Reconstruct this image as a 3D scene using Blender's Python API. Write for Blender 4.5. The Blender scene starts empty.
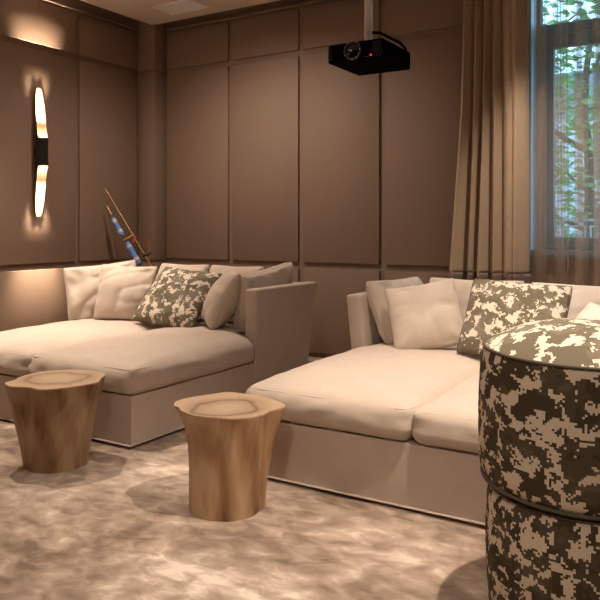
import bpy, bmesh, math, random
from mathutils import Vector, Matrix, noise
R = math.radians
PI = math.pi
scene = bpy.context.scene
COL = scene.collection
random.seed(7)

# ------------------------------------------------------------------ materials
def new_mat(name):
    m = bpy.data.materials.new(name); m.use_nodes = True
    nt = m.node_tree; nt.nodes.clear()
    out = nt.nodes.new('ShaderNodeOutputMaterial')
    b = nt.nodes.new('ShaderNodeBsdfPrincipled')
    nt.links.new(b.outputs[0], out.inputs[0])
    return m, nt, b, out

def N(nt, kind, **kw):
    n = nt.nodes.new(kind)
    for k, v in kw.items():
        if k.startswith('i_'):
            n.inputs[k[2:].replace('_', ' ')].default_value = v
        else:
            setattr(n, k, v)
    return n

def ramp(nt, fac, stops, interp='LINEAR'):
    r = nt.nodes.new('ShaderNodeValToRGB'); r.color_ramp.interpolation = interp
    el = r.color_ramp.elements
    while len(el) < len(stops): el.new(0.5)
    for e, (p, c) in zip(el, stops):
        e.position = p; e.color = (*c, 1)
    nt.links.new(fac, r.inputs[0]); return r

def coords(nt, kind='Object', scale=(1, 1, 1), rot=(0, 0, 0)):
    t = nt.nodes.new('ShaderNodeTexCoord'); m = nt.nodes.new('ShaderNodeMapping')
    m.inputs['Scale'].default_value = scale; m.inputs['Rotation'].default_value = rot
    nt.links.new(t.outputs[kind], m.inputs[0]); return m.outputs[0]

def bump(nt, b, h, strength, dist=0.01):
    bp = nt.nodes.new('ShaderNodeBump'); bp.inputs['Strength'].default_value = strength
    bp.inputs['Distance'].default_value = dist
    nt.links.new(h, bp.inputs['Height']); nt.links.new(bp.outputs[0], b.inputs['Normal'])

def plain(name, col, rough=0.5, metal=0.0, spec=0.5, var=0.06, scale=30):
    m, nt, b, o = new_mat(name)
    n = N(nt, 'ShaderNodeTexNoise'); n.inputs['Scale'].default_value = scale
    nt.links.new(coords(nt), n.inputs[0])
    r = ramp(nt, n.outputs[0], [(0.3, tuple(c*(1-var) for c in col)), (0.7, tuple(min(1, c*(1+var)) for c in col))])
    nt.links.new(r.outputs[0], b.inputs['Base Color'])
    b.inputs['Roughness'].default_value = rough; b.inputs['Metallic'].default_value = metal
    b.inputs['Specular IOR Level'].default_value = spec
    return m

def emit(name, col, s):
    m = bpy.data.materials.new(name); m.use_nodes = True
    nt = m.node_tree; nt.nodes.clear()
    out = nt.nodes.new('ShaderNodeOutputMaterial'); e = nt.nodes.new('ShaderNodeEmission')
    e.inputs[0].default_value = (*col, 1); e.inputs[1].default_value = s
    nt.links.new(e.outputs[0], out.inputs[0]); return m

def linen(name, col, weave=900, sheen=0.25, mott=0.05):
    m, nt, b, o = new_mat(name)
    c = coords(nt)
    n = N(nt, 'ShaderNodeTexNoise'); n.inputs['Scale'].default_value = 9; n.inputs['Detail'].default_value = 4
    nt.links.new(c, n.inputs[0])
    w = N(nt, 'ShaderNodeTexNoise'); w.inputs['Scale'].default_value = 1; w.inputs['Detail'].default_value = 2
    nt.links.new(coords(nt, scale=(weave*0.25, weave*0.25, weave)), w.inputs[0])
    w2 = N(nt, 'ShaderNodeTexNoise'); w2.inputs['Scale'].default_value = 1; w2.inputs['Detail'].default_value = 2
    nt.links.new(coords(nt, scale=(weave, weave, weave*0.25)), w2.inputs[0])
    add = N(nt, 'ShaderNodeMath', operation='ADD'); nt.links.new(w.outputs[0], add.inputs[0]); nt.links.new(w2.outputs[0], add.inputs[1])
    half = N(nt, 'ShaderNodeMath', operation='MULTIPLY'); nt.links.new(add.outputs[0], half.inputs[0]); half.inputs[1].default_value = 0.5
    mixf = N(nt, 'ShaderNodeMath', operation='MULTIPLY_ADD'); nt.links.new(n.outputs[0], mixf.inputs[0]); mixf.inputs[1].default_value = 0.5
    h2 = N(nt, 'ShaderNodeMath', operation='MULTIPLY'); nt.links.new(half.outputs[0], h2.inputs[0]); h2.inputs[1].default_value = 0.5
    nt.links.new(h2.outputs[0], mixf.inputs[2])
    r = ramp(nt, mixf.outputs[0], [(0.35, tuple(x*(1-mott*1.6) for x in col)), (0.65, tuple(min(1, x*(1+mott)) for x in col))])
    nt.links.new(r.outputs[0], b.inputs['Base Color'])
    b.inputs['Roughness'].default_value = 0.85; b.inputs['Specular IOR Level'].default_value = 0.2
    b.inputs['Sheen Weight'].default_value = sheen; b.inputs['Sheen Roughness'].default_value = 0.5
    bump(nt, b, half.outputs[0], 0.25, 0.003)
    return m

def camo(name, darks, cream, thr=0.54):
    m, nt, b, o = new_mat(name)
    def quant(step, off=(0, 0, 0)):
        t = nt.nodes.new('ShaderNodeUVMap'); t.uv_map = 'UVMap'
        a = N(nt, 'ShaderNodeVectorMath', operation='ADD'); nt.links.new(t.outputs[0], a.inputs[0]); a.inputs[1].default_value = off
        s = N(nt, 'ShaderNodeVectorMath', operation='SNAP'); nt.links.new(a.outputs[0], s.inputs[0]); s.inputs[1].default_value = (step, step, 1)
        return s.outputs[0]
    def nz(vec, scale, det, rough=0.6, dist=0.0):
        n = N(nt, 'ShaderNodeTexNoise'); n.inputs['Scale'].default_value = scale; n.inputs['Detail'].default_value = det
        n.inputs['Roughness'].default_value = rough; n.inputs['Distortion'].default_value = dist
        nt.links.new(vec, n.inputs[0]); return n.outputs[0]
    q = quant(0.0064)
    big = nz(q, 17.0, 5.0, 0.66, 0.4)
    r1 = ramp(nt, big, [(0.0, (0, 0, 0)), (thr, (1, 1, 1))], 'CONSTANT')
    mid = nz(quant(0.0064, (3.3, 1.7, 0)), 7.0, 3, 0.6)
    r2 = ramp(nt, mid, [(0.0, darks[0]), (0.50, darks[1]), (0.60, darks[2])], 'CONSTANT')
    mx = N(nt, 'ShaderNodeMix', data_type='RGBA')
    nt.links.new(r1.outputs[0], mx.inputs[0]); nt.links.new(r2.outputs[0], mx.inputs[6]); mx.inputs[7].default_value = (*cream, 1)
    nt.links.new(mx.outputs[2], b.inputs['Base Color'])
    b.inputs['Roughness'].default_value = 0.9; b.inputs['Specular IOR Level'].default_value = 0.15
    w = N(nt, 'ShaderNodeTexNoise'); w.inputs['Scale'].default_value = 500
    nt.links.new(coords(nt), w.inputs[0]); bump(nt, b, w.outputs[0], 0.2, 0.002)
    return m

def carpet_mat():
    m, nt, b, o = new_mat('carpet')
    c = coords(nt)
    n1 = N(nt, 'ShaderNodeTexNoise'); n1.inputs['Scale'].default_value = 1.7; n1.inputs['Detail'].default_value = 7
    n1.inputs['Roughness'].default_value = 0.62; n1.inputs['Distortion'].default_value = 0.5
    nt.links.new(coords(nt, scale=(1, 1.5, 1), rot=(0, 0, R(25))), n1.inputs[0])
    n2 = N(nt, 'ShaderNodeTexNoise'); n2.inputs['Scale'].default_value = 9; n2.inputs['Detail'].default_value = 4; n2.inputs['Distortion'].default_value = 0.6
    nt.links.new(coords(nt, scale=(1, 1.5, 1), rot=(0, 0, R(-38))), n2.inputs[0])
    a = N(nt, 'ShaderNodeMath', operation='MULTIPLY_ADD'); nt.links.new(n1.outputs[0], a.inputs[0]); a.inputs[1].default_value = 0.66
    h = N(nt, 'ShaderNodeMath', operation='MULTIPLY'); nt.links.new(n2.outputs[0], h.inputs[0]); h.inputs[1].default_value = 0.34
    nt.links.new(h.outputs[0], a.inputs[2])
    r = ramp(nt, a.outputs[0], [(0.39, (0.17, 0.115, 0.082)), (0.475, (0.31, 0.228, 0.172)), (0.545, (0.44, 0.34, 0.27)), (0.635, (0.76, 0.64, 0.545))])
    nt.links.new(r.outputs[0], b.inputs['Base Color'])
    b.inputs['Roughness'].default_value = 0.75; b.inputs['Specular IOR Level'].default_value = 0.25
    b.inputs['Sheen Weight'].default_value = 0.3; b.inputs['Sheen Roughness'].default_value = 0.4
    f = N(nt, 'ShaderNodeTexNoise'); f.inputs['Scale'].default_value = 260; f.inputs['Detail'].default_value = 2
    nt.links.new(c, f.inputs[0])
    ad = N(nt, 'ShaderNodeMath', operation='MULTIPLY_ADD'); nt.links.new(a.outputs[0], ad.inputs[0]); ad.inputs[1].default_value = 4; nt.links.new(f.outputs[0], ad.inputs[2])
    bump(nt, b, ad.outputs[0], 0.35, 0.006)
    return m

def wood_trunk(name, seed, dark=1.0):
    m, nt, b, o = new_mat(name)
    c = coords(nt, scale=(1, 1, 0.36))
    v = N(nt, 'ShaderNodeVectorMath', operation='ADD'); nt.links.new(c, v.inputs[0]); v.inputs[1].default_value = (seed, seed*0.3, seed*0.7)
    n = N(nt, 'ShaderNodeTexNoise'); n.inputs['Scale'].default_value = 4.6; n.inputs['Detail'].default_value = 2.5; n.inputs['Distortion'].default_value = 1.6
    nt.links.new(v.outputs[0], n.inputs[0])
    w = N(nt, 'ShaderNodeTexWave', bands_direction='X'); w.inputs['Scale'].default_value = 1.2; w.inputs['Distortion'].default_value = 8; w.inputs['Detail'].default_value = 3; w.inputs['Detail Scale'].default_value = 1.6
    nt.links.new(v.outputs[0], w.inputs[0])
    f = N(nt, 'ShaderNodeTexNoise'); f.inputs['Scale'].default_value = 1; f.inputs['Detail'].default_value = 4
    nt.links.new(coords(nt, scale=(70, 70, 6)), f.inputs[0])
    # cathedral figure: distorted rings seen on the front of the block
    rm = nt.nodes.new('ShaderNodeMapping'); rm.vector_type = 'POINT'
    rm.inputs['Rotation'].default_value = (0, 0, R(-31.5)); rm.inputs['Location'].default_value = (0.07, 0, -0.035)
    rm.inputs['Scale'].default_value = (1, 1, 0.42)
    tc = nt.nodes.new('ShaderNodeTexCoord'); nt.links.new(tc.outputs['Object'], rm.inputs[0])
    rg = N(nt, 'ShaderNodeTexWave', wave_type='RINGS', rings_direction='Y'); rg.inputs['Scale'].default_value = 3.0
    rg.inputs['Distortion'].default_value = 2.6; rg.inputs['Detail'].default_value = 2.5; rg.inputs['Detail Scale'].default_value = 1.3
    nt.links.new(rm.outputs[0], rg.inputs[0])
    a = N(nt, 'ShaderNodeMath', operation='MULTIPLY_ADD'); nt.links.new(n.outputs[0], a.inputs[0]); a.inputs[1].default_value = 0.74
    h = N(nt, 'ShaderNodeMath', operation='MULTIPLY_ADD'); nt.links.new(w.outputs[0], h.inputs[0]); h.inputs[1].default_value = 0.11
    h2 = N(nt, 'ShaderNodeMath', operation='MULTIPLY'); nt.links.new(f.outputs[0], h2.inputs[0]); h2.inputs[1].default_value = 0.17
    h3 = N(nt, 'ShaderNodeMath', operation='MULTIPLY_ADD'); nt.links.new(rg.outputs[0], h3.inputs[0]); h3.inputs[1].default_value = 0.16
    nt.links.new(h2.outputs[0], h3.inputs[2]); nt.links.new(h3.outputs[0], h.inputs[2]); nt.links.new(h.outputs[0], a.inputs[2])
    k = dark
    r = ramp(nt, a.outputs[0], [(0.36, (0.10*k, 0.055*k, 0.029*k)), (0.46, (0.215*k, 0.117*k, 0.058*k)), (0.56, (0.29*k, 0.168*k, 0.087*k)), (0.72, (0.40*k, 0.27*k, 0.165*k))])
    nt.links.new(r.outputs[0], b.inputs['Base Color'])
    b.inputs['Roughness'].default_value = 0.48; b.inputs['Specular IOR Level'].default_value = 0.35
    bump(nt, b, f.outputs[0], 0.12, 0.004)
    return m

def wood_top(name, seed):
    m, nt, b, o = new_mat(name)
    c = coords(nt)
    n = N(nt, 'ShaderNodeTexNoise'); n.inputs['Scale'].default_value = 5.5; n.inputs['Detail'].default_value = 3
    sh = N(nt, 'ShaderNodeVectorMath', operation='ADD'); nt.links.new(c, sh.inputs[0]); sh.inputs[1].default_value = (seed, seed, 0)
    nt.links.new(sh.outputs[0], n.inputs[0])
    ln = N(nt, 'ShaderNodeVectorMath', operation='LENGTH'); nt.links.new(coords(nt, scale=(1, 1, 0)), ln.inputs[0])
    ad = N(nt, 'ShaderNodeMath', operation='MULTIPLY_ADD'); nt.links.new(n.outputs[0], ad.inputs[0]); ad.inputs[1].default_value = 0.17; nt.links.new(ln.outputs['Value'], ad.inputs[2])
    # heartwood disc with a darker ring round it
    r = ramp(nt, ad.outputs[0], [(0.0, (0.40, 0.28, 0.18)), (0.13, (0.46, 0.34, 0.235)), (0.205, (0.36, 0.25, 0.165)), (0.222, (0.17, 0.108, 0.066)), (0.243, (0.36, 0.24, 0.15)), (0.30, (0.46, 0.325, 0.215))])
    s = N(nt, 'ShaderNodeMath', operation='MULTIPLY'); nt.links.new(ad.outputs[0], s.inputs[0]); s.inputs[1].default_value = 520
    si = N(nt, 'ShaderNodeMath', operation='SINE'); nt.links.new(s.outputs[0], si.inputs[0])
    g = ramp(nt, si.outputs[0], [(0.0, (0.90, 0.88, 0.86)), (1.0, (1, 1, 1))])
    mx = N(nt, 'ShaderNodeMix', data_type='RGBA', blend_type='MULTIPLY'); mx.inputs[0].default_value = 1
    nt.links.new(r.outputs[0], mx.inputs[6]); nt.links.new(g.outputs[0], mx.inputs[7])
    nt.links.new(mx.outputs[2], b.inputs['Base Color'])
    b.inputs['Roughness'].default_value = 0.5; b.inputs['Specular IOR Level'].default_value = 0.3
    return m

def wall_mat(name, col):
    m, nt, b, o = new_mat(name)
    n = N(nt, 'ShaderNodeTexNoise'); n.inputs['Scale'].default_value = 380; n.inputs['Detail'].default_value = 2
    nt.links.new(coords(nt), n.inputs[0])
    r = ramp(nt, n.outputs[0], [(0.3, tuple(x*0.94 for x in col)), (0.7, tuple(x*1.05 for x in col))])
    nt.links.new(r.outputs[0], b.inputs['Base Color'])
    b.inputs['Roughness'].default_value = 0.62; b.inputs['Specular IOR Level'].default_value = 0.3
    bump(nt, b, n.outputs[0], 0.06, 0.002)
    return m

def sheer_mat():
    m = bpy.data.materials.new('sheer_voile'); m.use_nodes = True
    nt = m.node_tree; nt.nodes.clear()
    out = nt.nodes.new('ShaderNodeOutputMaterial')
    tr = nt.nodes.new('ShaderNodeBsdfTransparent')
    d = nt.nodes.new('ShaderNodeBsdfDiffuse'); t = nt.nodes.new('ShaderNodeBsdfTranslucent')
    for x in (d, t): x.inputs[0].default_value = (0.56, 0.42, 0.33, 1)
    dm = nt.nodes.new('ShaderNodeMixShader'); dm.inputs[0].default_value = 0.4
    nt.links.new(d.outputs[0], dm.inputs[1]); nt.links.new(t.outputs[0], dm.inputs[2])
    uv = nt.nodes.new('ShaderNodeUVMap'); uv.uv_map = 'UVMap'
    mp = nt.nodes.new('ShaderNodeMapping'); mp.inputs['Scale'].default_value = (30, 420, 1)
    nt.links.new(uv.outputs[0], mp.inputs[0])
    n = nt.nodes.new('ShaderNodeTexNoise'); n.inputs['Scale'].default_value = 1; n.inputs['Detail'].default_value = 1
    nt.links.new(mp.outputs[0], n.inputs[0])
    r = ramp(nt, n.outputs[0], [(0.35, (0.23, 0.23, 0.23)), (0.65, (0.32, 0.32, 0.32))])
    mx = nt.nodes.new('ShaderNodeMixShader')
    nt.links.new(r.outputs[0], mx.inputs[0]); nt.links.new(tr.outputs[0], mx.inputs[1]); nt.links.new(dm.outputs[0], mx.inputs[2])
    nt.links.new(mx.outputs[0], out.inputs[0])
    return m

def glass_mat():
    m = bpy.data.materials.new('window_glass'); m.use_nodes = True
    nt = m.node_tree; nt.nodes.clear()
    out = nt.nodes.new('ShaderNodeOutputMaterial')
    tr = nt.nodes.new('ShaderNodeBsdfTransparent'); tr.inputs[0].default_value = (0.86, 0.95, 1.0, 1)
    g = nt.nodes.new('ShaderNodeBsdfGlossy'); g.inputs['Roughness'].default_value = 0.03
    mx = nt.nodes.new('ShaderNodeMixShader'); mx.inputs[0].default_value = 0.05
    nt.links.new(tr.outputs[0], mx.inputs[1]); nt.links.new(g.outputs[0], mx.inputs[2]); nt.links.new(mx.outputs[0], out.inputs[0])
    return m

WALL = (0.240, 0.166, 0.122)
M = dict(
    wall=wall_mat('taupe_wall', WALL),
    ceil=plain('ceiling_paint', (0.72, 0.59, 0.48), 0.8, var=0.02),
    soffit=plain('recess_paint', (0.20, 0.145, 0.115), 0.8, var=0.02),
    carpet=carpet_mat(),
    linen=linen('sofa_linen', (0.52, 0.425, 0.355)),
    base=linen('base_linen', (0.50, 0.405, 0.335), weave=600),
    pillow=linen('pillow_linen', (0.58, 0.485, 0.41), weave=700, mott=0.06),
    light=linen('cream_linen', (0.72, 0.63, 0.55), weave=700),
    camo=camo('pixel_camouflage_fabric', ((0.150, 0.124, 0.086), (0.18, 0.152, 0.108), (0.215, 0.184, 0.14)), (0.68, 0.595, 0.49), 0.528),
    camo_shaded=camo('shaded_pixel_camouflage', ((0.060, 0.045, 0.026), (0.082, 0.063, 0.039), (0.11, 0.088, 0.060)), (0.60, 0.50, 0.385), 0.52),  # same cloth as camo, shade of the pouf sides put into the colour
    welt=plain('dark_piping', (0.085, 0.066, 0.045), 0.85),
    plinth=plain('dark_plinth', (0.03, 0.022, 0.018), 0.7),
    trunk_a=wood_trunk('honey_wood', 2.0, 1.28), trunk_b=wood_trunk('walnut_wood', 7.3, 0.95),
    top_a=wood_top('end_grain_a', 1.0), top_b=wood_top('end_grain_b', 3.7),
    black=plain('black_plastic', (0.005, 0.0045, 0.0045), 1.0, spec=0.0),
    black2=plain('black_grille', (0.006, 0.006, 0.006), 0.6),
    ring=plain('lens_ring', (0.10, 0.095, 0.09), 0.3, 0.7),
    lens=plain('lens_glass', (0.006, 0.006, 0.008), 0.06, var=0),
    led=emit('red_led', (1.0, 0.03, 0.02), 1.6),
    white=plain('white_metal', (0.82, 0.77, 0.73), 0.45),
    vent=plain('vent_white', (0.95, 0.94, 0.94), 0.5, var=0.02),
    bronze=plain('black_sconce_metal', (0.010, 0.008, 0.007), 0.35),
    gold_in=plain('cream_gold_lining', (0.27, 0.195, 0.115), 0.6, var=0.03),
    bulb=emit('warm_bulb', (1.0, 0.70, 0.42), 9.0),
    gold=plain('antique_gold', (0.50, 0.30, 0.12), 0.42, 0.6),
    blue=plain('blue_wrap', (0.12, 0.26, 0.75), 0.5, scale=60, var=0.2),
    silver=plain('pale_binding', (0.56, 0.55, 0.55), 0.4),
    red=plain('red_cord', (0.42, 0.03, 0.04), 0.6),
    dark=plain('dark_fitting', (0.05, 0.032, 0.02), 0.5),
    drape=linen('drape_cloth', (0.44, 0.325, 0.225), weave=500, sheen=0.15),
    hem=linen('drape_border', (0.20, 0.145, 0.12), weave=300, sheen=0.1),
    sheer=sheer_mat(), glass=glass_mat(),
    frame=plain('window_frame_paint', (0.075, 0.12, 0.15), 0.5),
    reveal=plain('reveal_paint', (0.42, 0.50, 0.56), 0.5),
    bark=plain('bark', (0.09, 0.07, 0.05), 0.9, var=0.3),
    iron=plain('railing_paint', (0.50, 0.51, 0.52), 0.5),
    facade=plain('pale_facade', (0.45, 0.52, 0.58), 0.8, var=0.1, scale=2),
    roofm=plain('slate_roof', (0.12, 0.12, 0.13), 0.8),
    lawn=plain('lawn', (0.07, 0.13, 0.04), 0.9, var=0.3, scale=5),
)
def leaf_mat(name, c0, c1):
    m, nt, b, o = new_mat(name)
    n = N(nt, 'ShaderNodeTexNoise'); n.inputs['Scale'].default_value = 1.4; n.inputs['Detail'].default_value = 5
    nt.links.new(coords(nt), n.inputs[0])
    r = ramp(nt, n.outputs[0], [(0.35, c0), (0.65, c1)])
    nt.links.new(r.outputs[0], b.inputs['Base Color']); b.inputs['Roughness'].default_value = 0.6
    t = nt.nodes.new('ShaderNodeBsdfTranslucent'); nt.links.new(r.outputs[0], t.inputs[0])
    mx = nt.nodes.new('ShaderNodeMixShader'); mx.inputs[0].default_value = 0.4
    nt.links.new(b.outputs[0], mx.inputs[1]); nt.links.new(t.outputs[0], mx.inputs[2]); nt.links.new(mx.outputs[0], o.inputs[0])
    return m
M['leaf'] = leaf_mat('leaf_green', (0.10, 0.26, 0.10), (0.30, 0.52, 0.20))
M['leaf2'] = leaf_mat('leaf_blue_green', (0.10, 0.24, 0.20), (0.24, 0.44, 0.36))

# ------------------------------------------------------------------ mesh helpers
def link_mesh(name, bm, mat, parent=None, loc=None, rot=None, sharp=42):
    me = bpy.data.meshes.new(name)
    bm.normal_update(); bm.to_mesh(me); bm.free()
    me.materials.append(M[mat] if isinstance(mat, str) else mat)
    me.shade_smooth()
    if sharp is not None:
        me.set_sharp_from_angle(angle=R(sharp))
    o = bpy.data.objects.new(name, me); COL.objects.link(o)
    if parent is not None: o.parent = parent
    if loc is not None: o.location = loc
    if rot is not None: o.rotation_euler = rot
    return o

def thing(name, label, cat, loc=(0, 0, 0), rz=0.0, group=None):
    o = bpy.data.objects.new(name, None); COL.objects.link(o)
    o.empty_display_size = 0.1
    o.location = loc; o.rotation_euler = (0, 0, rz)
    tag(o, label, cat, group); return o

def tag(o, label, cat, group=None):
    o['label'] = label; o['category'] = cat
    if group: o['group'] = group
    return o

def struct(o):
    o['kind'] = 'structure'; return o

def add_box(bm, c, s, bev=0.0, seg=2, mtx=None):
    r = bmesh.ops.create_cube(bm, size=1)
    vs = r['verts']
    for v in vs:
        v.co = Vector((c[0]+v.co.x*s[0], c[1]+v.co.y*s[1], c[2]+v.co.z*s[2]))
    if bev > 0:
        es = list({e for v in vs for e in v.link_edges})
        rb = bmesh.ops.bevel(bm, geom=es, offset=bev, segments=seg, profile=0.5, affect='EDGES')
        vs = list({v for f in rb['faces'] for v in f.verts} | {v for v in vs if v.is_valid})
    if mtx is not None:
        bmesh.ops.transform(bm, matrix=mtx, verts=vs)
    return vs

def box_obj(name, lo, hi, mat, parent=None, bev=0.0, seg=2, sharp=42):
    bm = bmesh.new()
    add_box(bm, [(a+b)/2 for a, b in zip(lo, hi)], [b-a for a, b in zip(lo, hi)], bev, seg)
    return link_mesh(name, bm, mat, parent, sharp=sharp)

def add_hex(bm, P, bev=0.0, seg=3):
    """eight corners: bottom four (ccw) then top four"""
    vs = [bm.verts.new(p) for p in P]
    for f in ((3, 2, 1, 0), (4, 5, 6, 7), (0, 1, 5, 4), (1, 2, 6, 5), (2, 3, 7, 6), (3, 0, 4, 7)):
        bm.faces.new([vs[i] for i in f])
    bmesh.ops.recalc_face_normals(bm, faces=bm.faces[:])
    if bev > 0:
        es = list({e for v in vs for e in v.link_edges})
        bmesh.ops.bevel(bm, geom=es, offset=bev, segments=seg, profile=0.5, affect='EDGES')

def add_tube(bm, pts, r, n=8, closed=False, caps=True):
    pts = [Vector(p) for p in pts]; L = len(pts); rings = []
    rr = r if isinstance(r, (list, tuple)) else [r]*L
    prev = None
    for i, p in enumerate(pts):
        if closed: d = pts[(i+1) % L]-pts[i-1]
        else: d = pts[min(i+1, L-1)]-pts[max(i-1, 0)]
        d.normalize()
        if prev is None:
            a = d.orthogonal().normalized()
        else:
            a = prev-d*prev.dot(d)
            a = a.normalized() if a.length > 1e-6 else d.orthogonal().normalized()
        prev = a; b = d.cross(a)
        rings.append([bm.verts.new(p+(a*math.cos(2*PI*k/n)+b*math.sin(2*PI*k/n))*rr[i]) for k in range(n)])
    m = L if closed else L-1
    for i in range(m):
        A, B = rings[i], rings[(i+1) % L]
        off = 0
        if closed and i == L-1:
            off = min(range(n), key=lambda o: (A[0].co-B[o].co).length)
        for k in range(n):
            bm.faces.new((A[k], A[(k+1) % n], B[(k+1+off) % n], B[(k+off) % n]))
    if caps and not closed:
        bm.faces.new(rings[0][::-1]); bm.faces.new(rings[-1])

def add_lathe(bm, prof, n=64, c=(0, 0, 0), uvscale=None):
    rings = []
    for (r, z) in prof:
        if r < 1e-6:
            rings.append([bm.verts.new((c[0], c[1], c[2]+z))])
        else:
            rings.append([bm.verts.new((c[0]+r*math.cos(2*PI*k/n), c[1]+r*math.sin(2*PI*k/n), c[2]+z)) for k in range(n)])
    for A, B in zip(rings, rings[1:]):
        for k in range(n):
            a = A if len(A) > 1 else None; b = B if len(B) > 1 else None
            q = []
            if a: q += [a[k], a[(k+1) % n]]
            else: q += [A[0]]
            if b: q += [b[(k+1) % n], b[k]]
            else: q += [B[0]]
            bm.faces.new(q)
    bmesh.ops.recalc_face_normals(bm, faces=bm.faces[:])

def grid_cube(bm, a, b, c, na, nb, nc):
    """surface grid of a box of half sizes a,b,c"""
    cache = {}
    def V(i, j, k):
        key = (i, j, k)
        if key not in cache:
            cache[key] = bm.verts.new((-a+2*a*i/na, -b+2*b*j/nb, -c+2*c*k/nc))
        return cache[key]
    for i in range(na):
        for j in range(nb):
            bm.faces.new((V(i, j, 0), V(i, j+1, 0), V(i+1, j+1, 0), V(i+1, j, 0)))
            bm.faces.new((V(i, j, nc), V(i+1, j, nc), V(i+1, j+1, nc), V(i, j+1, nc)))
    for i in range(na):
        for k in range(nc):
            bm.faces.new((V(i, 0, k), V(i+1, 0, k), V(i+1, 0, k+1), V(i, 0, k+1)))
            bm.faces.new((V(i, nb, k), V(i, nb, k+1), V(i+1, nb, k+1), V(i+1, nb, k)))
    for j in range(nb):
        for k in range(nc):
            bm.faces.new((V(0, j, k), V(0, j, k+1), V(0, j+1, k+1), V(0, j+1, k)))
            bm.faces.new((V(na, j, k), V(na, j+1, k), V(na, j+1, k+1), V(na, j, k+1)))

def soft_box(size, r=0.045, crown=0.04, bulge=0.012, wr=0.004, seed=0.0, res=0.022, front_wr=0.008):
    a, b, c = [s/2 for s in size]
    bm = bmesh.new()
    grid_cube(bm, a, b, c, max(4, int(2*a/res)), max(4, int(2*b/res)), max(6, int(2*c/res)))
    for v in bm.verts:
        p = v.co.copy()
        q = Vector((max(-a+r, min(a-r, p.x)), max(-b+r, min(b-r, p.y)), max(-c+r, min(c-r, p.z))))
        d = p-q
        if d.length > 1e-6: p = q+d.normalized()*min(r, d.length if d.length < r else r)
        u, w, h = p.x/a, p.y/b, p.z/c
        top = max(0.0, h)
        p.z += top*crown*(max(0, 1-u**4)*max(0, 1-w**4))
        side = max(0, 1-h*h)
        p.x += math.copysign(1, u)*bulge*side*max(0, abs(u)-0.7)/0.3*max(0, 1-w**6)
        p.y += math.copysign(1, w)*bulge*side*max(0, abs(w)-0.7)/0.3*max(0, 1-u**6)
        s = Vector((p.x+seed, p.y-seed, p.z*1.5))
        n1 = noise.noise(s*5)+0.5*noise.noise(s*11)
        p.z += wr*n1*(0.5+0.5*top)
        if abs(w) > 0.9 or abs(u) > 0.9:
            nn = noise.noise(Vector((p.x*7+seed, p.y*7, p.z*22)))+0.5*noise.noise(Vector((p.x*17+seed, p.y*17, p.z*30+3)))
            k = front_wr*nn*side
            if abs(w) > 0.9: p.y += k*math.copysign(1, w)
            if abs(u) > 0.9: p.x += k*math.copysign(1, u)
        v.co = p
    return bm

def rrect(a, b, r, z, n=6):
    pts = []
    for (cx, cy, a0) in ((a-r, b-r, 0), (-a+r, b-r, 90), (-a+r, -b+r, 180), (a-r, -b+r, 270)):
        for k in range(n+1):
            t = R(a0+90*k/n); pts.append((cx+r*math.cos(t), cy+r*math.sin(t), z))
    out = []
    for i in range(len(pts)):
        p, q = Vector(pts[i]), Vector(pts[(i+1) % len(pts)])
        m = max(1, int((q-p).length/0.05))
        for k in range(m): out.append(p.lerp(q, k/m))
    return out

def pillow_surface(u, v, W, H, T, sgn, seed, ear, crease, box):
    x = W/2*u*(1-ear*(1-v*v)); z = H/2*v*(1-ear*(1-u*u))
    # slight sag: belly lower than the middle
    e = max(0.0, (1-u*u)*(1-v*v))
    cor = 1-0.05*(u*v)**4; x *= cor; z *= cor
    prof = e**(0.34 if box else 0.46)
    y = sgn*T/2*prof*(1-0.12*v)
    s = Vector((x*1.0+seed, z*1.0+seed*1.7, sgn*2.0))
    rd = (1-abs(noise.noise(Vector((x*5.0+seed, z*2.4+0.6*x, sgn*2.0+seed)))))**6+0.7*(1-abs(noise.noise(Vector((x*3.0-z*4.0+seed*2, z*5.5, sgn+seed)))))**7
    k = crease*(0.8*noise.noise(s*5.5)-0.9*rd+0.3)*(0.35+0.65*min(1, e*3))
    # creases running in from the corners
    cr = noise.noise(Vector((math.atan2(v, u)*3.2+seed, seed, 0)))*max(0, u*u+v*v-0.5)*crease*1.4
    y += sgn*(k+cr)*min(1, e*6)
    zz = z-0.02*H*(1-u*u)*max(0, v)   # top edge dips between its ears
    return Vector((x, y, zz))

def pillow_bm(W, H, T, seed=0.0, ear=0.07, crease=0.012, n=40, box=False):
    bm = bmesh.new(); uvl = bm.loops.layers.uv.new('UVMap')
    gr = {}
    for sgn in (-1, 1):
        for i in range(n+1):
            for j in range(n+1):
                u, v = -1+2*i/n, -1+2*j/n
                # even out towards the rim
                u = math.sin(u*PI/2)*0.55+u*0.45; v = math.sin(v*PI/2)*0.55+v*0.45
                rim = i in (0, n) or j in (0, n)
                key = (0 if rim else sgn, i, j)
                if key not in gr:
                    gr[key] = bm.verts.new(pillow_surface(u, v, W, H, T, sgn, seed, ear, crease, box))
    for sgn in (-1, 1):
        for i in range(n):
            for j in range(n):
                ks = [(i, j), (i+1, j), (i+1, j+1), (i, j+1)]
                q = [gr[(0 if (a in (0, n) or b in (0, n)) else sgn, a, b)] for a, b in ks]
                if sgn > 0: q = q[::-1]
                f = bm.faces.new(q)
                for l in f.loops:
                    l[uvl].uv = (l.vert.co.x+seed+sgn*3, l.vert.co.z+seed*0.37)
    return bm

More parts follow.
